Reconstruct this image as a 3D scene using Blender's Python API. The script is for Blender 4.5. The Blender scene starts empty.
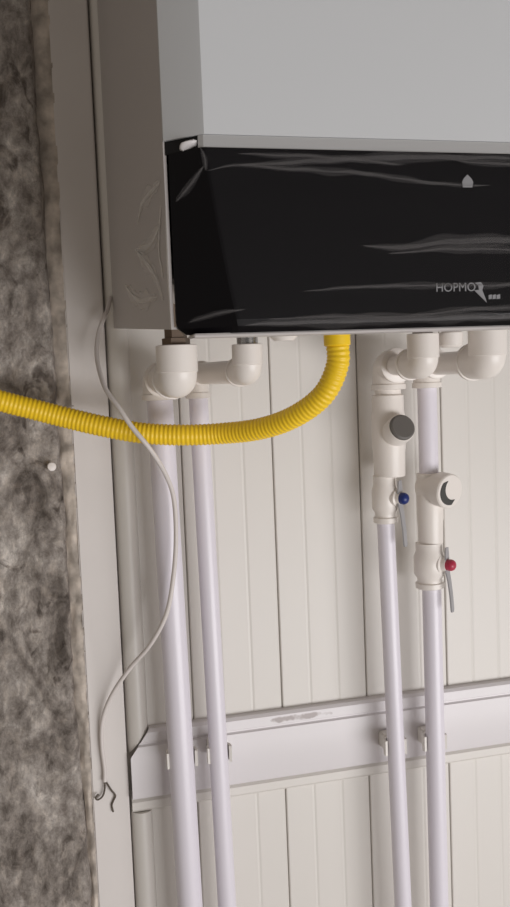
import bpy, bmesh, math, random
from mathutils import Vector, Matrix, noise

random.seed(7)
scene = bpy.context.scene
col = scene.collection
V = Vector

# ------------------------------------------------------------------ camera
cam_data = bpy.data.cameras.new('camera')
cam = bpy.data.objects.new('camera', cam_data)
col.objects.link(cam)
cam_data.sensor_fit = 'VERTICAL'
cam_data.sensor_height = 24.0
cam_data.lens = 940.0 / 907.0 * 24.0
cam_data.clip_start = 0.01
yaw, pitch, roll = map(math.radians, (14.6, 4.7, 2.3))
cam.matrix_world = (Matrix.Translation((0, -0.95, 1.4)) @ Matrix.Rotation(-yaw, 4, 'Z')
                    @ Matrix.Rotation(math.pi / 2 - pitch, 4, 'X') @ Matrix.Rotation(-roll, 4, 'Z'))
scene.camera = cam

# ------------------------------------------------------------------ world and light
world = bpy.data.worlds.new('world')
scene.world = world
world.use_nodes = True
bg = world.node_tree.nodes['Background']
bg.inputs['Color'].default_value = (1.0, 0.90, 0.80, 1)
bg.inputs['Strength'].default_value = 0.265


def area(name, loc, target, sx, sy, energy, color):
    d = bpy.data.lights.new(name, 'AREA')
    d.shape = 'RECTANGLE'
    d.size, d.size_y, d.energy, d.color = sx, sy, energy, color
    o = bpy.data.objects.new(name, d)
    col.objects.link(o)
    o.location = loc
    o.rotation_euler = (V(target) - V(loc)).to_track_quat('-Z', 'Y').to_euler()
    return o


area('daylight_from_window', (1.4, -2.3, 0.45), (0.25, 0, 1.2), 2.2, 0.85, 47, (1.0, 0.985, 1.0))

scene.view_settings.view_transform = 'Standard'
scene.view_settings.look = 'None'
scene.view_settings.gamma = 1.0
scene.view_settings.use_curve_mapping = False
scene.view_settings.exposure = 0.0


# ------------------------------------------------------------------ materials
def mat(name, color, rough=0.5, metal=0.0, spec=0.5, bump=None, mottle=None, coat=0.0):
    m = bpy.data.materials.new(name)
    m.use_nodes = True
    nt = m.node_tree
    b = nt.nodes['Principled BSDF']
    b.inputs['Base Color'].default_value = (*color, 1)
    b.inputs['Roughness'].default_value = rough
    b.inputs['Metallic'].default_value = metal
    b.inputs['Specular IOR Level'].default_value = spec
    b.inputs['Coat Weight'].default_value = coat
    tc = nt.nodes.new('ShaderNodeTexCoord')
    if mottle:
        scale, amount = mottle
        n = nt.nodes.new('ShaderNodeTexNoise')
        n.inputs['Scale'].default_value = scale
        n.inputs['Detail'].default_value = 5
        nt.links.new(tc.outputs['Object'], n.inputs['Vector'])
        r = nt.nodes.new('ShaderNodeValToRGB')
        r.color_ramp.elements[0].position = 0.3
        r.color_ramp.elements[1].position = 0.7
        r.color_ramp.elements[0].color = (*[c * (1 - amount) for c in color], 1)
        r.color_ramp.elements[1].color = (*[min(1, c * (1 + amount)) for c in color], 1)
        nt.links.new(n.outputs['Fac'], r.inputs['Fac'])
        nt.links.new(r.outputs['Color'], b.inputs['Base Color'])
    if bump:
        scale, strength, dist = bump
        n = nt.nodes.new('ShaderNodeTexNoise')
        n.inputs['Scale'].default_value = scale
        n.inputs['Detail'].default_value = 6
        nt.links.new(tc.outputs['Object'], n.inputs['Vector'])
        bp = nt.nodes.new('ShaderNodeBump')
        bp.inputs['Strength'].default_value = strength
        bp.inputs['Distance'].default_value = dist
        nt.links.new(n.outputs['Fac'], bp.inputs['Height'])
        nt.links.new(bp.outputs['Normal'], b.inputs['Normal'])
    return m


def concrete_material():
    m = bpy.data.materials.new('rough_concrete')
    m.use_nodes = True
    nt = m.node_tree
    N, L = nt.nodes.new, nt.links.new
    b = nt.nodes['Principled BSDF']
    b.inputs['Roughness'].default_value = 0.95
    b.inputs['Specular IOR Level'].default_value = 0.265
    tc = N('ShaderNodeTexCoord')

    def nz(scale, detail, rough=0.6, dist=0.0, stretch=(1, 1, 1)):
        mp = N('ShaderNodeMapping')
        mp.inputs['Scale'].default_value = stretch
        L(tc.outputs['Object'], mp.inputs['Vector'])
        n = N('ShaderNodeTexNoise')
        n.inputs['Scale'].default_value = scale
        n.inputs['Detail'].default_value = detail
        n.inputs['Roughness'].default_value = rough
        n.inputs['Distortion'].default_value = dist
        L(mp.outputs['Vector'], n.inputs['Vector'])
        return n.outputs['Fac']

    def ramp(fac, stops):
        r = N('ShaderNodeValToRGB')
        e = r.color_ramp.elements
        e[0].position, e[0].color = stops[0][0], (*stops[0][1], 1)
        e[1].position, e[1].color = stops[-1][0], (*stops[-1][1], 1)
        for p, c in stops[1:-1]:
            k = e.new(p)
            k.color = (*c, 1)
        L(fac, r.inputs['Fac'])
        return r.outputs['Color']

    def mix(kind, fac, a, c):
        x = N('ShaderNodeMix')
        x.data_type = 'RGBA'
        x.blend_type = kind
        x.inputs['Factor'].default_value = fac
        L(a, x.inputs['A'])
        L(c, x.inputs['B'])
        return x.outputs['Result']

    base = ramp(nz(21, 8, 0.66, 0.8, (1, 1, 0.6)), [(0.34, (0.13, 0.11, 0.095)), (0.45, (0.30, 0.265, 0.235)),
                                                 (0.56, (0.40, 0.36, 0.325)), (0.68, (0.66, 0.61, 0.56))])
    fine = ramp(nz(85, 8, 0.7, 0.3, (1, 1, 0.7)), [(0.33, (0.45, 0.42, 0.40)), (0.5, (0.95, 0.95, 0.95)), (0.66, (1.5, 1.48, 1.45))])
    pits = ramp(nz(30, 5, 0.55, 1.6, (1, 1, 0.7)), [(0.34, (0.28, 0.25, 0.23)), (0.43, (1, 1, 1)), (0.9, (1, 1, 1))])
    c = mix('MULTIPLY', 0.9, base, fine)
    c = mix('MULTIPLY', 0.8, c, pits)
    L(c, b.inputs['Base Color'])
    bp = N('ShaderNodeBump')
    bp.inputs['Strength'].default_value = 1.0
    bp.inputs['Distance'].default_value = 0.006
    L(nz(60, 9, 0.7), bp.inputs['Height'])
    L(bp.outputs['Normal'], b.inputs['Normal'])
    return m


def film_material(name, white, gloss_rough, opacity):
    m = bpy.data.materials.new(name)
    m.use_nodes = True
    nt = m.node_tree
    b = nt.nodes['Principled BSDF']
    b.inputs['Base Color'].default_value = (*white, 1)
    b.inputs['Roughness'].default_value = gloss_rough
    b.inputs['Alpha'].default_value = opacity
    return m


def rail_material():
    # white plastic with the brown grey smear left on the ledge
    m = mat('white_rail_plastic', (0.76, 0.73, 0.74), 0.38)
    nt = m.node_tree
    N, L = nt.nodes.new, nt.links.new
    b = nt.nodes['Principled BSDF']
    tc = N('ShaderNodeTexCoord')
    mp = N('ShaderNodeMapping')
    mp.inputs['Location'].default_value = (-0.283, 0, -1.0345)
    L(tc.outputs['Object'], mp.inputs['Vector'])
    sx = N('ShaderNodeSeparateXYZ')
    L(mp.outputs['Vector'], sx.inputs['Vector'])

    def mth(op, a, c=None):
        n = N('ShaderNodeMath')
        n.operation = op
        if hasattr(a, 'links'):
            L(a, n.inputs[0])
        else:
            n.inputs[0].default_value = a
        if c is not None:
            if hasattr(c, 'links'):
                L(c, n.inputs[1])
            else:
                n.inputs[1].default_value = c
        return n.outputs[0]
    ex = mth('POWER', mth('DIVIDE', sx.outputs['X'], 0.040), 4)
    ez = mth('POWER', mth('DIVIDE', sx.outputs['Z'], 0.0042), 2)
    inside = mth('SUBTRACT', 1.0, mth('ADD', ex, ez))
    nzv = N('ShaderNodeTexNoise')
    nzv.inputs['Scale'].default_value = 75
    nzv.inputs['Detail'].default_value = 3
    L(tc.outputs['Object'], nzv.inputs['Vector'])
    s = mth('SUBTRACT', mth('MULTIPLY', inside, 0.9), mth('MULTIPLY', mth('SUBTRACT', nzv.outputs['Fac'], 0.3), 2.4))
    r = N('ShaderNodeValToRGB')
    r.color_ramp.elements[0].position = 0.0
    r.color_ramp.elements[0].color = (0.76, 0.73, 0.74, 1)
    r.color_ramp.elements[1].position = 0.45
    r.color_ramp.elements[1].color = (0.40, 0.35, 0.34, 1)
    L(s, r.inputs['Fac'])
    L(r.outputs['Color'], b.inputs['Base Color'])
    return m


M = {
    'concrete': concrete_material(),
    'mortar': mat('dried_mortar', (0.52, 0.46, 0.40), 0.95, spec=0.15, bump=(90, 0.6, 0.003), mottle=(55, 0.42)),
    'panel': mat('cream_white_plastic_cladding', (0.72, 0.69, 0.645), 0.42),
    'frame': mat('white_painted_trim', (0.72, 0.68, 0.65), 0.5, mottle=(9, 0.03)),
    'rail': rail_material(),
    'floor': mat('grey_floor', (0.40, 0.375, 0.345), 0.8, mottle=(5, 0.15)),
    'ceiling': mat('ceiling_plaster', (0.2, 0.18, 0.16), 0.9),
    'case': mat('boiler_case_enamel', (0.52, 0.49, 0.475), 0.42),
    'front': mat('boiler_front_enamel', (0.585, 0.60, 0.612), 0.4),
    'silver': mat('brushed_silver', (0.48, 0.48, 0.48), 0.4, 0.4),
    'black': mat('black_glass', (0.004, 0.0035, 0.0045), 0.3, spec=0.15),
    'blackend': mat('black_end_plastic', (0.004, 0.004, 0.005), 0.4, spec=0.3),
    'grey': mat('pale_grey_print', (0.24, 0.24, 0.25), 0.6),
    'film': film_material('clear_film', (0.3, 0.3, 0.3), 0.3, 0.015),
    'fold': film_material('folded_film', (0.45, 0.43, 0.43), 0.45, 0.055),
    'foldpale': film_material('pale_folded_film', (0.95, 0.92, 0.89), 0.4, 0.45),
    'sidesheen': film_material('painted_film_sheen', (0.95, 0.92, 0.89), 0.45, 0.14),  # pale layer standing in for light reflected by the side film
    'haze': film_material('hazy_film', (0.45, 0.43, 0.43), 0.5, 0.028),
    'bunch': film_material('bunched_film', (0.75, 0.72, 0.72), 0.35, 0.85),
    'pipe': mat('white_water_pipe', (0.79, 0.755, 0.82), 0.32),
    'fitting': mat('white_pipe_fitting', (0.84, 0.79, 0.74), 0.35),
    'brass': mat('dull_brass', (0.16, 0.12, 0.09), 0.4, 0.8),
    'chrome': mat('nickel', (0.45, 0.45, 0.45), 0.25, 0.9),
    'lever': mat('grey_steel_lever', (0.50, 0.50, 0.52), 0.4, 0.5),
    'plug': mat('grey_plug', (0.13, 0.12, 0.11), 0.55),
    'dark': mat('dark_crescent', (0.05, 0.05, 0.045), 0.6),
    'blue': mat('blue_plastic', (0.012, 0.028, 0.16), 0.35),
    'red': mat('red_plastic', (0.46, 0.035, 0.075), 0.35),
    'yellow': mat('yellow_hose_plastic', (0.95, 0.63, 0.016), 0.42),
    'cord': mat('white_cord', (0.70, 0.65, 0.62), 0.5),
    'wire': mat('dark_bare_wire', (0.10, 0.08, 0.06), 0.6),
    'clip': mat('white_clip_plastic', (0.78, 0.75, 0.70), 0.4),
    'white': mat('white_plug_plastic', (0.85, 0.80, 0.76), 0.5),
}


# ------------------------------------------------------------------ mesh builder
def catmull(pts, n):
    pts = [V(p) for p in pts]
    out = []
    P = [pts[0] * 2 - pts[1]] + pts + [pts[-1] * 2 - pts[-2]]
    for i in range(1, len(P) - 2):
        a, b, c, d = P[i - 1], P[i], P[i + 1], P[i + 2]
        for k in range(n):
            t = k / n
            out.append(0.5 * ((2 * b) + (c - a) * t + (2 * a - 5 * b + 4 * c - d) * t * t
                              + (3 * b - 3 * c + d - a) * t ** 3))
    out.append(pts[-1])
    return out


def resample(pts, step):
    d = [0]
    for a, b in zip(pts, pts[1:]):
        d.append(d[-1] + (b - a).length)
    n = max(2, int(d[-1] / step))
    out, j = [], 0
    for k in range(n + 1):
        s = d[-1] * k / n
        while j < len(d) - 2 and d[j + 1] < s:
            j += 1
        f = (s - d[j]) / max(1e-9, d[j + 1] - d[j])
        out.append(pts[j].lerp(pts[j + 1], min(1, f)))
    return out


class MB:
    def __init__(self):
        self.bm = bmesh.new()
        self.slot = 0

    def rings(self, rings, cap=True):
        vs = [[self.bm.verts.new(p) for p in r] for r in rings]
        n = len(vs[0])
        for a, b in zip(vs, vs[1:]):
            for i in range(n):
                f = self.bm.faces.new((a[i], a[(i + 1) % n], b[(i + 1) % n], b[i]))
                f.material_index = self.slot
        if cap:
            for r in (vs[0][::-1], vs[-1]):
                self.bm.faces.new(r).material_index = self.slot
        return self

    def tube(self, pts, radii, seg=16, flat=1.0, ref=None):
        pts = [V(p) for p in pts]
        if not hasattr(radii, '__len__'):
            radii = [radii] * len(pts)
        up = None
        rings = []
        for i, p in enumerate(pts):
            t = (pts[min(i + 1, len(pts) - 1)] - pts[max(i - 1, 0)]).normalized()
            if up is None:
                ref = V(ref) if ref else V((0, 1, 0)) if abs(t.y) < 0.9 else V((1, 0, 0))
                up = (ref - t * ref.dot(t)).normalized()
            else:
                up = (up - t * up.dot(t)).normalized()
            s = t.cross(up)
            rings.append([p + up * math.cos(2 * math.pi * k / seg) * radii[i] * flat
                          + s * math.sin(2 * math.pi * k / seg) * radii[i] for k in range(seg)])
        return self.rings(rings)

    def lathe(self, origin, axis, profile, seg=28):
        """profile: list of (distance along the axis, radius)"""
        o, a = V(origin), V(axis).normalized()
        ref = V((0, 0, 1)) if abs(a.z) < 0.9 else V((1, 0, 0))
        u = (ref - a * ref.dot(a)).normalized()
        w = a.cross(u)
        return self.rings([[o + a * h + (u * math.cos(2 * math.pi * k / seg) + w * math.sin(2 * math.pi * k / seg)) * max(r, 1e-4)
                            for k in range(seg)] for h, r in profile])

    def box(self, x0, x1, y0, y1, z0, z1, bevel=0.0):
        res = bmesh.ops.create_cube(self.bm, size=1)
        vs = res['verts']
        for v in vs:
            v.co = V(((x0 + x1) / 2 + v.co.x * (x1 - x0), (y0 + y1) / 2 + v.co.y * (y1 - y0), (z0 + z1) / 2 + v.co.z * (z1 - z0)))
        fs = set(f for v in vs for f in v.link_faces)
        for f in fs:
            f.material_index = self.slot
        if bevel:
            es = list(set(e for v in vs for e in v.link_edges))
            bmesh.ops.bevel(self.bm, geom=es, offset=bevel, segments=2, affect='EDGES', material=-1)
        return self

    def hexa(self, p):
        v = [self.bm.verts.new(q) for q in p]
        for f in ((0, 1, 2, 3), (7, 6, 5, 4), (0, 4, 5, 1), (1, 5, 6, 2), (2, 6, 7, 3), (3, 7, 4, 0)):
            self.bm.faces.new([v[i] for i in f]).material_index = self.slot
        return self

    def prism(self, poly, d):
        """poly: list of 3D points, extruded by the vector d"""
        d = V(d)
        return self.rings([[V(p) for p in poly], [V(p) + d for p in poly]])

    def build(self, name, m, parent=None, sharp=35, smooth=True):
        bmesh.ops.recalc_face_normals(self.bm, faces=self.bm.faces[:])
        me = bpy.data.meshes.new(name)
        self.bm.to_mesh(me)
        self.bm.free()
        for x in (m if isinstance(m, (list, tuple)) else [m]):
            me.materials.append(x)
        if smooth:
            for p in me.polygons:
                p.use_smooth = True
            me.set_sharp_from_angle(angle=math.radians(sharp))
        o = bpy.data.objects.new(name, me)
        col.objects.link(o)
        if parent is not None:
            o.parent = parent
            o.matrix_parent_inverse = Matrix.Translation(-parent.location) if parent.type == 'EMPTY' else Matrix.Identity(4)
        return o


def tag(o, label, cat, group=None):
    o['label'], o['category'] = label, cat
    if group:
        o['group'] = group
    return o


def struct(o):
    o['kind'] = 'structure'
    return o


def thing(name, loc, label, cat, group=None):
    o = bpy.data.objects.new(name, None)
    o.empty_display_size = 0.05
    o.location = loc
    col.objects.link(o)
    return tag(o, label, cat, group)


# ------------------------------------------------------------------ the setting
X_END, Z_TOP = 2.3, 2.55

# grooved plastic cladding: one long profile run up the wall
prof = [(0.118, 0.0)]
k = 0
JOINT, PITCH = 0.1695, 0.0971
while JOINT + k * PITCH < X_END:
    j = JOINT + k * PITCH
    prof += [(j - 0.0018, 0.0), (j - 0.0008, 0.0006), (j - 0.0006, 0.004), (j + 0.0006, 0.004), (j + 0.0008, 0.0006), (j + 0.0018, 0.0)]
    for g in (PITCH / 3, PITCH * 2 / 3):
        prof += [(j + g - 0.0022, 0.0), (j + g, 0.0004), (j + g + 0.0022, 0.0)]
    k += 1
prof = [p for p in prof if p[0] < X_END] + [(X_END, 0.0)]
b = MB()
lo = [b.bm.verts.new((x, y, 0)) for x, y in prof]
hi = [b.bm.verts.new((x, y, Z_TOP)) for x, y in prof]
for i in range(len(prof) - 1):
    b.bm.faces.new((lo[i], lo[i + 1], hi[i + 1], hi[i]))
b.box(-0.75, X_END, 0.012, 0.10, 0, Z_TOP)
struct(b.build('wall_back', M['panel'], smooth=False))

# rough concrete column face on the left
def edge_x(z):
    k = [(0.0, 0.058), (0.86, 0.0575), (0.93, 0.0565), (1.01, 0.0545), (1.09, 0.0515), (1.18, 0.0525), (1.28, 0.0530), (1.38, 0.0505),
         (1.48, 0.0500), (1.58, 0.0490), (1.66, 0.0475), (3.0, 0.0475)]
    for (a, p), (c, q) in zip(k, k[1:]):
        if z <= c:
            v = p + (q - p) * (z - a) / (c - a)
            break
    return v - 0.0012 + 0.0012 * noise.noise((0.3, 5.1, z * 16)) + 0.0014 * noise.noise((4.3, 1.1, z * 45))


xs = []
x = -0.75
while x < -0.06:
    xs.append(x)
    x += 0.03
while x < 0.0465:
    xs.append(x)
    x += 0.0028
zs = []
z = 0.0
while z < Z_TOP:
    zs.append(z)
    z += 0.0035 if 0.8 < z < 1.85 else 0.03
zs.append(Z_TOP)
b = MB()
grid = []
for z in zs:
    ex = edge_x(z)
    row = []
    for i, x in enumerate(xs):
        xx = x if x < 0.03 else 0.03 + (x - 0.03) / (xs[-1] - 0.03) * (ex - 0.03)
        big = noise.fractal((xx * 22, 3.7, z * 13), 1.0, 2.0, 4)
        small = noise.fractal((xx * 95, 8.2, z * 80), 0.9, 2.1, 4)
        near = max(0.0, min(1.0, (xx + 0.02) / 0.06))
        y = -0.010 - big * (0.0036 + 0.0035 * near) - small * 0.0022 - 0.002 * near * abs(noise.noise((xx * 60, 2.2, z * 38)))
        e = max(0.0, 1 - (ex - xx) / 0.007)
        row.append(b.bm.verts.new((xx, y + 0.022 * e * e, z)))
    grid.append(row)
for r0, r1 in zip(grid, grid[1:]):
    for i in range(len(xs) - 1):
        b.bm.faces.new((r0[i], r0[i + 1], r1[i + 1], r1[i]))
struct(b.build('wall_left', M['concrete'], sharp=180))

# ragged mortar between the concrete and the white frame
b = MB()
rows = []
zz = 0.0
while zz < Z_TOP:
    a = edge_x(zz) - 0.003 + 0.0006 * noise.noise((1.3, 2.1, zz * 30))
    c = 0.0615 + 0.0025 * noise.noise((7.7, 2.1, zz * 14)) + 0.001 * noise.noise((3.7, 9.1, zz * 60))
    row = []
    for i in range(7):
        t = i / 6
        y = 0.006 * (1 - t) ** 2 - 0.0052 - 0.0022 * noise.fractal((t * 3, 1.2, zz * 70), 0.9, 2.0, 4) + 0.004 * t * max(0, t - 0.5)
        row.append(b.bm.verts.new((a + (c - a) * t, y, zz)))
    rows.append(row)
    zz += 0.004 if 0.8 < zz < 1.85 else 0.03
for r0, r1 in zip(rows, rows[1:]):
    for i in range(6):
        b.bm.faces.new((r0[i], r0[i + 1], r1[i + 1], r1[i]))
struct(b.build('trim_1', M['mortar'], sharp=180))

# flat white upright board, then a round bead, both running up the wall
b = MB()
b.box(0.0600, 0.0972, -0.0050, 0.012, 0.0, Z_TOP, 0.0012)
struct(b.build('trim_2', M['frame']))


def bead(z0, z1, cut):
    b = MB()
    pr = [(0.0995 + 0.0215 * t, -0.0075 * math.sin(math.pi * min(1, max(0, t))) ** 0.7) for t in [i / 12 for i in range(13)]]
    low = [(x, y, z0 + cut * (x - 0.0995) / 0.0215) for x, y in pr] + [(0.121, 0.012, z0 + cut), (0.0995, 0.012, z0)]
    top = [(x, y, z1) for x, y in pr] + [(0.121, 0.012, z1), (0.0995, 0.012, z1)]
    b.rings([low, top])
    return b.build('trim', M['panel'], sharp=40)


o = bead(1.017, Z_TOP, 0.026)
o.name = 'trim_3'
struct(o)
o = bead(0.0, 0.9535, 0.0)
o.name = 'trim_4'
struct(o)

# horizontal rail with a ledge on top and a thin bead underneath
b = MB()
rp = [(0.006, 1.0435), (-0.0075, 1.0425), (-0.0105, 1.0395), (-0.0108, 1.0300), (-0.0090, 1.0288), (-0.0090, 1.0274),
      (-0.0118, 1.0258), (-0.0119, 1.0155), (-0.0122, 0.9745), (-0.0110, 0.9715), (0.006, 0.9700)]
b.rings([[(0.1002 + max(0.0, (z - 1.0155) / 0.028) * 0.0215, y, z) for y, z in rp], [(X_END, y, z) for y, z in rp]])
struct(b.build('trim_5', M['rail'], sharp=25))
b = MB()
rp = [(0.006, 0.9685), (-0.003, 0.9685), (-0.0062, 0.9655), (-0.0062, 0.9575), (-0.003, 0.9545), (0.006, 0.9545)]
b.rings([[(0.1000, y, z) for y, z in rp], [(X_END, y, z) for y, z in rp]])
struct(b.build('trim_6', M['panel'], sharp=25))

b = MB()
b.box(-0.75, X_END, -3.2, 0.10, -0.08, 0.0)
struct(b.build('floor', M['floor'], smooth=False))
b = MB()
b.box(-0.75, X_END, -3.2, 0.10, Z_TOP, Z_TOP + 0.08)
struct(b.build('ceiling', M['ceiling'], smooth=False))

# ------------------------------------------------------------------ boiler
BX0, BX1, BZ0, BZ1 = 0.1065, 0.5065, 1.4285, 2.12
BM_ = (BX0 + BX1) / 2
boiler = thing('wall_boiler', (BM_, -0.001, 1.43),
               'white and black wall-hung gas boiler wrapped in clear film above the pipes', 'boiler')
YF = -0.337
b = MB()
for x0, x1 in ((BX0, BX0 + 0.002), (BX1 - 0.002, BX1)):
    b.hexa([(x0, -0.001, 1.4530), (x1, -0.001, 1.4530), (x1, YF, 1.4325), (x0, YF, 1.4325),
            (x0, -0.001, BZ1), (x1, -0.001, BZ1), (x1, YF, BZ1), (x0, YF, BZ1)])
# inward flanges along the lower side edges
b.hexa([(BX0 + 0.002, -0.001, 1.4530), (BX0 + 0.016, -0.001, 1.4530), (BX0 + 0.016, YF, 1.4325), (BX0 + 0.002, YF, 1.4325),
        (BX0 + 0.002, -0.001, 1.4545), (BX0 + 0.016, -0.001, 1.4545), (BX0 + 0.016, YF, 1.4340), (BX0 + 0.002, YF, 1.4340)])
b.box(BX0 + 0.002, BX1 - 0.002, YF, -0.001, BZ1 - 0.002, BZ1)
b.box(BX0 + 0.002, BX1 - 0.002, -0.003, -0.001, 1.455, BZ1 - 0.002)
b.build('casing', M['case'], boiler)
b = MB()
b.box(BX0 + 0.003, BX1 - 0.003, YF + 0.002, -0.004, 1.462, 1.466)
b.build('bottom_plate', M['case'], boiler)


def cover(x0, x1, xl, xr, yb, yf, z):
    """plan outline of a front cover with slanted ends"""
    return [(x0, yb, z), (x0, yb - 0.003, z), (xl - 0.003, yf + 0.0022, z), (xl, yf, z),
            (xr, yf, z), (xr + 0.003, yf + 0.0022, z), (x1, yb - 0.003, z), (x1, yb, z)]


b = MB()
b.rings([cover(BX0, BX1, 0.1290, BX1 - 0.0225, YF, -0.360, 1.5525), cover(BX0, BX1, 0.1290, BX1 - 0.0225, YF, -0.360, BZ1)])
b.build('front_panel', M['front'], boiler, sharp=12)
b = MB()
c0 = cover(0.1280, BX1 - 0.0215, 0.1285, BX1 - 0.022, -0.345, -0.3590, 1.5445)
c1 = cover(0.1280, BX1 - 0.0215, 0.1285, BX1 - 0.022, -0.345, -0.3590, 1.5523)
b.rings([c0, c1])
b.build('trim_strip', M['silver'], boiler, sharp=12)

# black control panel: slanted left end widening downwards, rounded lower corner
b = MB()
rings = []
for i in range(29):
    z = BZ0 + (1.5443 - BZ0) * i / 28
    t = i / 28
    xl = 0.1475 - 0.0195 * t ** 0.8
    r = 0.009
    d = max(0.0, r - (z - BZ0))
    ins = r - math.sqrt(max(0, r * r - d * d))
    x0 = 0.1095 + ins * 0.7
    yf = -0.3600 + 0.006 * (d / r) ** 2
    rings.append(cover(x0, BX1 - ins * 0.7 - 0.003, xl, BX1 - (xl - BX0), YF - 0.0002, yf, z))
b.rings(rings)
panel = b.build('control_panel', M['black'], boiler, sharp=9)
b = MB()
b.prism([(BX0 + 0.0012, YF - 0.0006, 1.5440), (0.1275, -0.3565, 1.5440), (0.1275, -0.3565, 1.5525), (BX0 + 0.0012, YF - 0.0006, 1.5525)],
        (0.004, 0.008, 0))
b.build('corner_cap', M['blackend'], boiler)
b = MB()
b.box(BX0 + 0.012, BX1 - 0.012, -0.352, -0.331, BZ0 - 0.0022, BZ0 + 0.0002, 0.0008)
b.build('lower_lip', M['case'], boiler)

# pale marks on the black panel
YP = -0.3602
b = MB()
b.prism([(0.3062, YP, 1.5215), (0.3130, YP, 1.5215), (0.3138, YP, 1.5250), (0.3126, YP, 1.5272), (0.3096, YP, 1.5300), (0.3068, YP, 1.5274), (0.3056, YP, 1.5250)],
        (0, -0.0006, 0))
b.build('indicator_icon', M['grey'], boiler)


def text_mesh(body, size, loc, m, parent, name):
    cu = bpy.data.curves.new(name, 'FONT')
    cu.body = body
    cu.size = size
    cu.extrude = 0.0003
    tmp = bpy.data.objects.new(name + '_curve', cu)
    col.objects.link(tmp)
    dg = bpy.context.evaluated_depsgraph_get()
    me = bpy.data.meshes.new_from_object(tmp.evaluated_get(dg))
    col.objects.unlink(tmp)
    bpy.data.objects.remove(tmp)
    me.transform(Matrix.Translation(loc) @ Matrix.Rotation(math.pi / 2, 4, 'X'))
    me.materials.clear()
    me.materials.append(m)
    o = bpy.data.objects.new(name, me)
    col.objects.link(o)
    o.parent = parent
    o.matrix_parent_inverse = Matrix.Translation(-parent.location)
    return o


text_mesh('HOPMO', 0.0082, (0.2842, YP - 0.0002, 1.4520), M['grey'], boiler, 'logo_lettering')
b = MB()
b.prism([(0.3135, YP, 1.4575), (0.3180, YP, 1.4580), (0.3200, YP, 1.4555), (0.3190, YP, 1.4525), (0.3215, YP, 1.4465), (0.3222, YP, 1.4440), (0.3130, YP, 1.4525), (0.3165, YP, 1.4528), (0.3160, YP, 1.4560)],
        (0, -0.0005, 0))
for xa, xb in ((0.3238, 0.3262), (0.3268, 0.3292), (0.3298, 0.3325)):
    b.prism([(xa, YP, 1.4462), (xb, YP, 1.4465), (xb, YP, 1.4495), (xa, YP, 1.4490)], (0, -0.0005, 0))
b.build('logo_swoosh', M['grey'], boiler)

# clear wrapping film: a slightly wavy sheet with raised folds
b = MB()
cols_, rows_ = 70, 26
gv = []
for i in range(rows_ + 1):
    z = BZ0 + 0.003 + (1.5435 - BZ0 - 0.003) * i / rows_
    row = []
    for j in range(cols_ + 1):
        x0 = 0.149 - 0.0195 * ((z - BZ0) / 0.1158) ** 0.8
        x = x0 + (BX1 - 0.045 - x0) * j / cols_
        y = -0.3618 - 0.0009 * noise.noise((x * 12, 1.0, z * 75)) - 0.0004 * noise.noise((x * 30, 4.0, z * 160))
        row.append(b.bm.verts.new((x, y, z)))
    gv.append(row)
for r0, r1 in zip(gv, gv[1:]):
    for j in range(cols_):
        b.bm.faces.new((r0[j], r0[j + 1], r1[j + 1], r1[j]))


def fold(pts, r, slot, flat=0.35, ref=(0, 1, 0)):
    if slot == 1:
        fold([V(p) + V((0, 0.0003, 0)) for p in pts], r * 2.4, 4, 0.12)
    b.slot = slot
    p = resample(catmull(pts, 8), 0.003)
    n = len(p)
    q = [v + V((0, 0, 0.0008 * noise.noise((v.x * 60, 3, v.z * 20)))) for v in p]
    b.tube(q, [max(0.00012, r * math.sin(math.pi * (i + 0.15) / (n - 0.7)) ** 0.6 * (0.75 + 0.5 * noise.noise((i * 0.13, r * 900, 2)))) for i in range(n)], 8, flat, ref)


Y1 = -0.3626
fold([(0.130, -0.361, 1.5300), (0.150, Y1, 1.5330), (0.190, Y1, 1.5310), (0.235, Y1, 1.5290), (0.280, Y1, 1.5240), (0.325, Y1, 1.5225)], 0.0013, 1)
fold([(0.150, Y1, 1.5400), (0.200, Y1, 1.5395), (0.240, Y1, 1.5370), (0.262, Y1, 1.5350)], 0.0011, 1)
fold([(0.232, Y1, 1.4830), (0.258, Y1, 1.4815), (0.300, Y1, 1.4850), (0.350, Y1, 1.4860), (0.42, Y1, 1.487)], 0.0026, 1)
fold([(0.250, Y1, 1.4775), (0.300, Y1, 1.4800), (0.345, Y1, 1.4790), (0.42, Y1, 1.476)], 0.0016, 1)
fold([(0.190, Y1, 1.4535), (0.230, Y1, 1.4560), (0.280, Y1, 1.4560), (0.340, Y1, 1.4555), (0.41, Y1, 1.4560)], 0.0013, 1)
fold([(0.165, Y1, 1.4360), (0.210, Y1, 1.4370), (0.260, Y1, 1.4360), (0.320, Y1, 1.4400), (0.380, Y1, 1.4390)], 0.0014, 1)
fold([(0.112, -0.3400, 1.4330), (0.122, -0.3480, 1.4385), (0.136, -0.3580, 1.4415), (0.150, Y1, 1.4430)], 0.0010, 1)
fold([(0.300, Y1, 1.5390), (0.330, Y1, 1.5370), (0.37, Y1, 1.538)], 0.0012, 1)
fold([(0.150, Y1, 1.5330), (0.260, Y1, 1.5400), (0.36, Y1, 1.5410)], 0.0022, 1)  # broad pale band painting the film's reflection along the panel's top
fold([(0.150, Y1, 1.4330), (0.260, Y1, 1.4345), (0.38, Y1, 1.4335)], 0.0026, 1)
fold([(0.1265, -0.3598, 1.5440), (0.1285, -0.3612, 1.5380), (0.1290, -0.3612, 1.5300)], 0.0011, 1)
fold([(0.128, -0.360, 1.5330), (0.120, -0.3530, 1.5220), (0.112, -0.3420, 1.5130)], 0.0012, 1)
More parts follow.
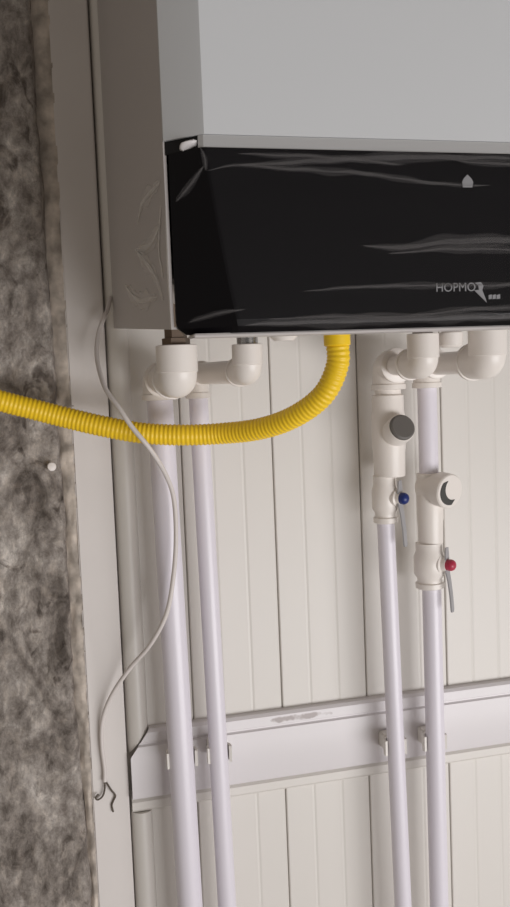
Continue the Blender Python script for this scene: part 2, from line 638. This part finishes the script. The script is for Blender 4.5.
# folds on the left side of the case
XS = BX0 - 0.0006
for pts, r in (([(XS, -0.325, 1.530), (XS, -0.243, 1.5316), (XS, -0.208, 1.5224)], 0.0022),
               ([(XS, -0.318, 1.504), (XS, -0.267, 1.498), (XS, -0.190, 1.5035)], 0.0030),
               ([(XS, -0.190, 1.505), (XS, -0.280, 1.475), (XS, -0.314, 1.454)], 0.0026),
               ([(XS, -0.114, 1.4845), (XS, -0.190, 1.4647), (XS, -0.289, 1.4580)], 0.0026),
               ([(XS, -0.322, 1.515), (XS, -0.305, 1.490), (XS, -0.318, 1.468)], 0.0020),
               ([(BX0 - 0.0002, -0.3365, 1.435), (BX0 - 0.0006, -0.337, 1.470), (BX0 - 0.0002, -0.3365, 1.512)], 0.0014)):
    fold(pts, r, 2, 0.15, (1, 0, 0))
    fold(pts, r * 3.5, 5, 0.04, (1, 0, 0))  # wide pale strips that paint the film's sheen on the lower side
b.slot = 3
b.rings([[V((0.1175 + 0.0055 * math.sin(t * 2.2) + (0.0062 * (1 - s * s) ** 0.5) * math.cos(a), -0.352 - 0.004 * s + 0.003 * math.sin(a) * (1 - s * s) ** 0.5 + 0.0,
           1.5455 + 0.0052 * (s + 1) * 0.55 - 0.0015 + 0.0008 * noise.noise((a * 2, s * 3, 1))))
          for a in [2 * math.pi * q / 18 for q in range(18)]] for s, t in [(-0.99, 0.1), (-0.6, 0.2), (-0.1, 0.3), (0.4, 0.3), (0.8, 0.4), (0.99, 0.5)]])
b.build('protective_film', [M['film'], M['fold'], M['foldpale'], M['bunch'], M['haze'], M['sidesheen']], boiler, sharp=180)

# pipe stubs coming out of the boiler's underside
YS = -0.17
for x, r, m in ((0.1390, 0.0095, 'brass'), (0.2003, 0.0072, 'chrome'), (0.3625, 0.0080, 'brass'), (0.4262, 0.0090, 'brass')):
    b = MB()
    b.lathe((x, YS, 1.412), (0, 0, 1), [(0, r), (0.012, r), (0.0125, r * 1.25), (0.022, r * 1.25), (0.0225, r), (0.051, r)], 6 if m == 'brass' else 20)
    b.build('pipe_stub', M[m], boiler, sharp=30)
b = MB()
b.lathe((0.2700, -0.20, 1.424), (0, 0, 1), [(0, 0.008), (0.02, 0.008), (0.021, 0.010), (0.039, 0.010)], 20)
b.build('gas_stub', M['brass'], boiler)
b = MB()
b.lathe((0.3925, -0.165, 1.4190), (0, 0, 1), [(0, 0.0085), (0.002, 0.0105), (0.013, 0.0110), (0.014, 0.0085), (0.044, 0.0085)], 20)
b.build('drain_plug', M['fitting'], boiler)
b = MB()
b.lathe((0.2180, -0.22, 1.4275), (0, 0, 1), [(0, 0.008), (0.003, 0.011), (0.012, 0.011), (0.035, 0.010)], 20)
b.build('drain_plug', M['fitting'], boiler)


# ------------------------------------------------------------------ pipes
ZE = 1.4045


def bend(b, p0, corner, p1, r, turn):
    """round tube from p0 to p1 turning at the corner"""
    p0, c, p1 = V(p0), V(corner), V(p1)
    d0, d1 = (p0 - c).normalized(), (p1 - c).normalized()
    pts = [p0]
    for i in range(13):
        t = i / 12
        a, q = c + d0 * turn, c + d1 * turn
        pts.append(a * (1 - t) ** 2 + c * 2 * t * (1 - t) + q * t ** 2)
    pts.append(p1)
    b.tube(pts, r, 28)


def ring(b, p, axis, r, w):
    b.lathe(p, axis, [(-w / 2, r - 0.0012), (-w / 2 + 0.0006, r), (w / 2 - 0.0006, r), (w / 2, r - 0.0012)], 28)


def riser(label, xs_, xp, xb, rp, rs, re, ztop, zup, ze, xt=None):
    """one water pipe: elbow under the boiler, run back to the wall, elbow, pipe down the wall"""
    yp = -0.04
    t = thing('water_pipe', (xb, yp, 0.0), label, 'pipe', 'water pipes under the boiler')
    b = MB()
    bend(b, (xs_, YS, zup), (xs_, YS, ze), (xs_, YS + 0.030, ze), rs, 0.008)
    ring(b, (xs_, YS, (zup + ze) / 2 + 0.003), (0, 0, 1), rs + 0.0008, zup - ze - 0.004)
    ring(b, (xs_, YS + 0.029, ze), (0, 1, 0), rs + 0.0012, 0.005)
    b.build('upper_elbow', M['fitting'], t)
    b = MB()
    xc = xp
    b.tube([(xs_, YS + 0.028, ze), (xc, yp - 0.018, ze)], rp * 1.1, 24)
    b.build('cross_tube', M['fitting'], t)
    b = MB()
    bend(b, (xc, yp - 0.024, ze), (xc, yp, ze), (xc, yp, 1.384), re, 0.011)
    ring(b, (xc, yp - 0.023, ze), (0, 1, 0), re + 0.0012, 0.005)
    ring(b, (xc, yp, 1.3835), (0, 0, 1), re + 0.0014, 0.006)
    b.build('lower_elbow', M['fitting'], t)
    b = MB()
    xt = xc if xt is None else xt
    b.tube([(xt + (xb - xt) * s, yp, ztop + (0.0 - ztop) * s) for s in [i / 8 for i in range(9)]], rp, 28)
    b.build('tube', M['pipe'], t)
    return t


def valve_set(t, x, xf, yp, zs0, zs1, rbody, capz, capx, valz, cap, kind, rv):
    # strainer body with a capped branch facing the room
    b = MB()
    h = zs0 - zs1
    b.lathe((xf, yp, zs1), (0, 0, 1), [(0, rbody * 0.86), (0.001, rbody * 0.93), (h * 0.3, rbody * 0.96), (h * 0.36, rbody), (h * 0.75, rbody),
                                      (h * 0.8, rbody * 0.95), (h - 0.001, rbody * 0.95), (h, rbody * 0.86)])
    d = V((capx - xf + 0.004, -0.035, 0.015 if kind == 'plug' else -0.004)).normalized()
    o = V((xf, yp, capz + (-0.013 if kind == 'plug' else 0.004)))
    if kind == 'plug':     # short neck joining the elbow and the strainer
        b.lathe((xf + 0.0004, yp, zs0 - 0.004), (0, 0, 1), [(0, 0.0135), (0.014, 0.0135)])
    rr = 0.0146 if kind == 'plug' else 0.0182
    o = o - d * (0.004 if kind == 'plug' else 0.006)
    b.lathe(o, d, [(0.0, rr * 0.85), (0.020, rr * 0.88), (0.0215, rr), (0.0345, rr), (0.0360, rr * 0.94)])
    st = b.build('strainer', M['fitting'], t)
    st['label'] = 'white strainer body with a round capped branch'
    b = MB()
    if kind == 'plug':
        b.lathe(o + d * 0.0358, d, [(0, rr * 0.93), (0.0028, rr * 0.91), (0.0040, rr * 0.80), (0.0042, 0.0001)])
        c = b.build('plug', M['plug'], st)
        c['label'] = 'dark grey round plug'
    else:
        u = V((0, 0, 1)) - d * d.z
        u.normalize()
        w = u.cross(d)
        if w.x < 0:
            w = -w
        c0 = o + d * 0.0355
        outer = [math.radians(a) for a in range(136, 281, 8)]
        poly = [c0 + w * (0.0142 * math.cos(a)) + u * (0.0142 * math.sin(a)) for a in outer]
        poly += [c0 + w * (0.0046 + 0.0122 * math.cos(a)) + u * (0.0030 + 0.0122 * math.sin(a)) for a in outer[::-1]]
        b.prism(poly, d * 0.0014)
        c = b.build('slot', M['dark'], st)  # dark crescent standing slightly proud of the cap's face
        c['label'] = 'dark raised crescent on the round cap'
    # lever valve
    b = MB()
    b.lathe((x, yp, valz - 0.027), (0, 0, 1), [(0, rv * 0.8), (0.001, rv * 0.92), (0.006, rv * 0.92), (0.007, rv * 0.80), (0.011, rv * 0.80), (0.016, rv), (0.034, rv),
                                            (0.040, rv * 0.86), (zs1 - valz + 0.0285, rv * 0.86)])
    ax = V((0.50, -0.80, 0)).normalized() if cap == 'blue' else V((0.58, -0.80, 0)).normalized()
    b.lathe((x, yp, valz), ax, [(0, rv * 0.62), (0.0155, rv * 0.60), (0.0165, rv * 0.45), (0.021, rv * 0.42)])
    va = b.build('valve', M['fitting'], t)
    va['label'] = 'white shut-off valve with a %s cap and steel lever' % cap
    side = ax.cross(V((0, 0, 1))).normalized()
    b = MB()
    c0 = V((x, yp, valz)) + ax * (0.0180 if cap == 'blue' else 0.0200)
    prof = [(0.0185, 0.0036, 0.000), (0.012, 0.0048, 0.0), (0.004, 0.0055, 0.0), (-0.006, 0.0055, 0.0), (-0.016, 0.0044, 0.002), (-0.032, 0.0040, 0.004), (-0.047, 0.0040, 0.005), (-0.050, 0.0028, 0.005)]
    b.rings([[c0 + V((0, 0, dz)) + ax * (off + a) + side * (0.72 * hw * s) for a, s in ((0, -1), (0, 1), (0.0016, 1), (0.0016, -1))] for dz, hw, off in prof])
    b.build('lever', M['lever'], va, sharp=30)
    b = MB()
    b.lathe(c0 + ax * 0.0012, ax, [(0, 0.0058), (0.004, 0.0062), (0.0058, 0.0059), (0.0078, 0.0047), (0.0090, 0.0028), (0.0094, 0.0001)])
    k = b.build('cap', M[cap], va)
    k['label'] = cap + ' round screw cap'


riser('thickest white water pipe, nearest the concrete, behind the hanging cord', 0.1390, 0.1432, 0.1600, 0.0128, 0.0165, 0.0160, 1.392, 1.4275, 1.4005)
riser('plain white water pipe second from the concrete, running straight down', 0.1998, 0.1815, 0.1985, 0.0095, 0.0122, 0.0110, 1.392, 1.4265, 1.4045)
p3 = riser('white water pipe with the blue-capped lever valve', 0.3625, 0.3830, 0.3970, 0.0092, 0.0135, 0.0165, 1.300, 1.4310, 1.4050, 0.3745)
valve_set(p3, 0.3756, 0.3815, -0.04, 1.3755, 1.290, 0.0174, 1.3425, 0.3800, 1.2685, 'blue', 'plug', 0.0140)
p4 = riser('white water pipe with the red-capped lever valve', 0.4262, 0.4262, 0.4242, 0.0102, 0.0165, 0.0140, 1.392, 1.4330, 1.4050)
valve_set(p4, 0.4240, 0.4262, -0.04, 1.291, 1.215, 0.0140, 1.2725, 0.4345, 1.1945, 'red', 'slot', 0.0166)

# clips that hold the pipes to the rail
clip0 = None
for x, z, r, label in ((0.1485, 1.0200, 0.0130, 'white pipe clip on the rail gripping the thickest pipe'),
                       (0.1870, 1.0190, 0.0098, 'white pipe clip on the rail gripping the plain second pipe'),
                       (0.3788, 0.9995, 0.0094, 'white pipe clip on the rail below the blue-capped valve'),
                       (0.4247, 0.9980, 0.0104, 'white pipe clip on the rail below the red-capped valve')):
    t = thing('pipe_clip', (x, -0.0122, z), label, 'clip', 'pipe clips along the rail')
    b = MB()
    ro, ri = r + 0.0030, r + 0.0002
    angs = [math.radians(a) for a in range(-22, 203, 9)]
    poly = [(x + ro * math.cos(a), -0.04 + ro * math.sin(a), z - 0.008) for a in angs]
    poly += [(x + ri * math.cos(a), -0.04 + ri * math.sin(a), z - 0.008) for a in angs[::-1]]
    n = len(angs)
    bot = [b.bm.verts.new(p) for p in poly]
    top = [b.bm.verts.new((p[0], p[1], z + 0.008)) for p in poly]
    for i in range(n - 1):
        j0, j1 = 2 * n - 1 - i, 2 * n - 2 - i
        b.bm.faces.new((bot[i], bot[i + 1], bot[j1], bot[j0]))
        b.bm.faces.new((top[i], top[i + 1], top[j1], top[j0]))
        b.bm.faces.new((bot[i], bot[i + 1], top[i + 1], top[i]))
        b.bm.faces.new((bot[j0], bot[j1], top[j1], top[j0]))
    for i, j in ((0, 2 * n - 1), (n - 1, n)):
        b.bm.faces.new((bot[i], bot[j], top[j], top[i]))
    b.build('jaw', M['clip'], t)
    b = MB()
    b.box(x - 0.0075, x + 0.0075, -0.04 + r + 0.0020, -0.0120, z - 0.0085, z + 0.0085, 0.0012)
    b.build('base', M['clip'], t)

# ------------------------------------------------------------------ yellow corrugated gas hose
hose = thing('gas_hose', (0.2700, -0.20, 1.424), 'yellow corrugated gas hose curving from the boiler to the left', 'hose')
path = catmull([(0.2704, -0.2000, 1.4285), (0.2700, -0.2000, 1.4066), (0.2600, -0.1900, 1.3818), (0.2403, -0.1680, 1.3635), (0.2165, -0.1400, 1.3530),
                (0.1864, -0.1120, 1.3490), (0.1511, -0.1000, 1.3490), (0.1159, -0.0900, 1.3525), (0.0808, -0.0800, 1.3605), (0.0459, -0.0700, 1.3707),
                (0.0108, -0.0660, 1.3816), (-0.030, -0.066, 1.3930), (-0.10, -0.066, 1.402), (-0.30, -0.066, 1.405), (-0.60, -0.066, 1.400)], 20)
path = resample(path, 0.00065)
rad = [0.0096 + 0.00035 * math.cos(2 * math.pi * (i * 0.00065) / 0.0040) for i in range(len(path))]
b = MB()
b.tube(path, rad, 22)
b.build('sleeve', M['yellow'], hose, sharp=180)
b = MB()
b.lathe((0.2704, -0.20, 1.4225), (0, 0, 1), [(0, 0.0104), (0.001, 0.0112), (0.012, 0.0112), (0.0125, 0.0100)], 22)
b.build('collar', M['yellow'], hose)

# ------------------------------------------------------------------ hanging white cord
cord = thing('power_cord', (0.0729, -0.012, 0.994), 'thin white cord hanging over the yellow hose, its cut end at the frame', 'cord')
path = catmull([(0.1040, -0.0080, 1.4830), (0.1000, -0.0200, 1.4711), (0.0943, -0.0350, 1.4613), (0.0872, -0.0420, 1.4450), (0.0836, -0.0580, 1.4210), (0.0867, -0.0870, 1.3947),
                (0.0962, -0.1050, 1.3765), (0.1060, -0.1120, 1.3592), (0.1221, -0.1120, 1.3372), (0.1388, -0.0850, 1.3115), (0.1474, -0.0720, 1.2859),
                (0.1478, -0.0700, 1.2471), (0.1431, -0.0700, 1.2087), (0.1355, -0.0650, 1.1742), (0.1206, -0.0500, 1.1422), (0.1020, -0.0320, 1.1161),
                (0.0841, -0.0180, 1.0863), (0.0742, -0.0110, 1.0600), (0.0720, -0.0090, 1.0339), (0.0736, -0.0085, 1.0075), (0.0729, -0.0085, 0.9940)], 10)
b = MB()
b.tube(resample(path, 0.003), 0.0022, 12)
b.build('sheath', M['cord'], cord)
for pts in ([(0.0729, -0.0085, 0.995), (0.0725, -0.0085, 0.986), (0.0700, -0.0085, 0.979), (0.0650, -0.0085, 0.976), (0.0630, -0.009, 0.979), (0.0660, -0.009, 0.982)],
            [(0.0735, -0.0085, 0.995), (0.0790, -0.0080, 0.984), (0.0830, -0.0070, 0.977), (0.0810, -0.0065, 0.972), (0.0790, -0.0065, 0.967), (0.0800, -0.0068, 0.960)]):
    b = MB()
    b.tube(catmull(pts, 8), 0.00095, 8)
    b.build('wire', M['wire'], cord)

# white plug stuck in the concrete
b = MB()
b.lathe((0.0372, -0.0060, 1.3190), (0.1, -1, 0.1), [(0, 0.003), (0.006, 0.0038), (0.0085, 0.0045), (0.0100, 0.0040), (0.0106, 0.0020), (0.0107, 0.0001)], 16)
tag(b.build('wall_plug', M['white']), 'small white plug stuck in the concrete below the yellow hose', 'plug')
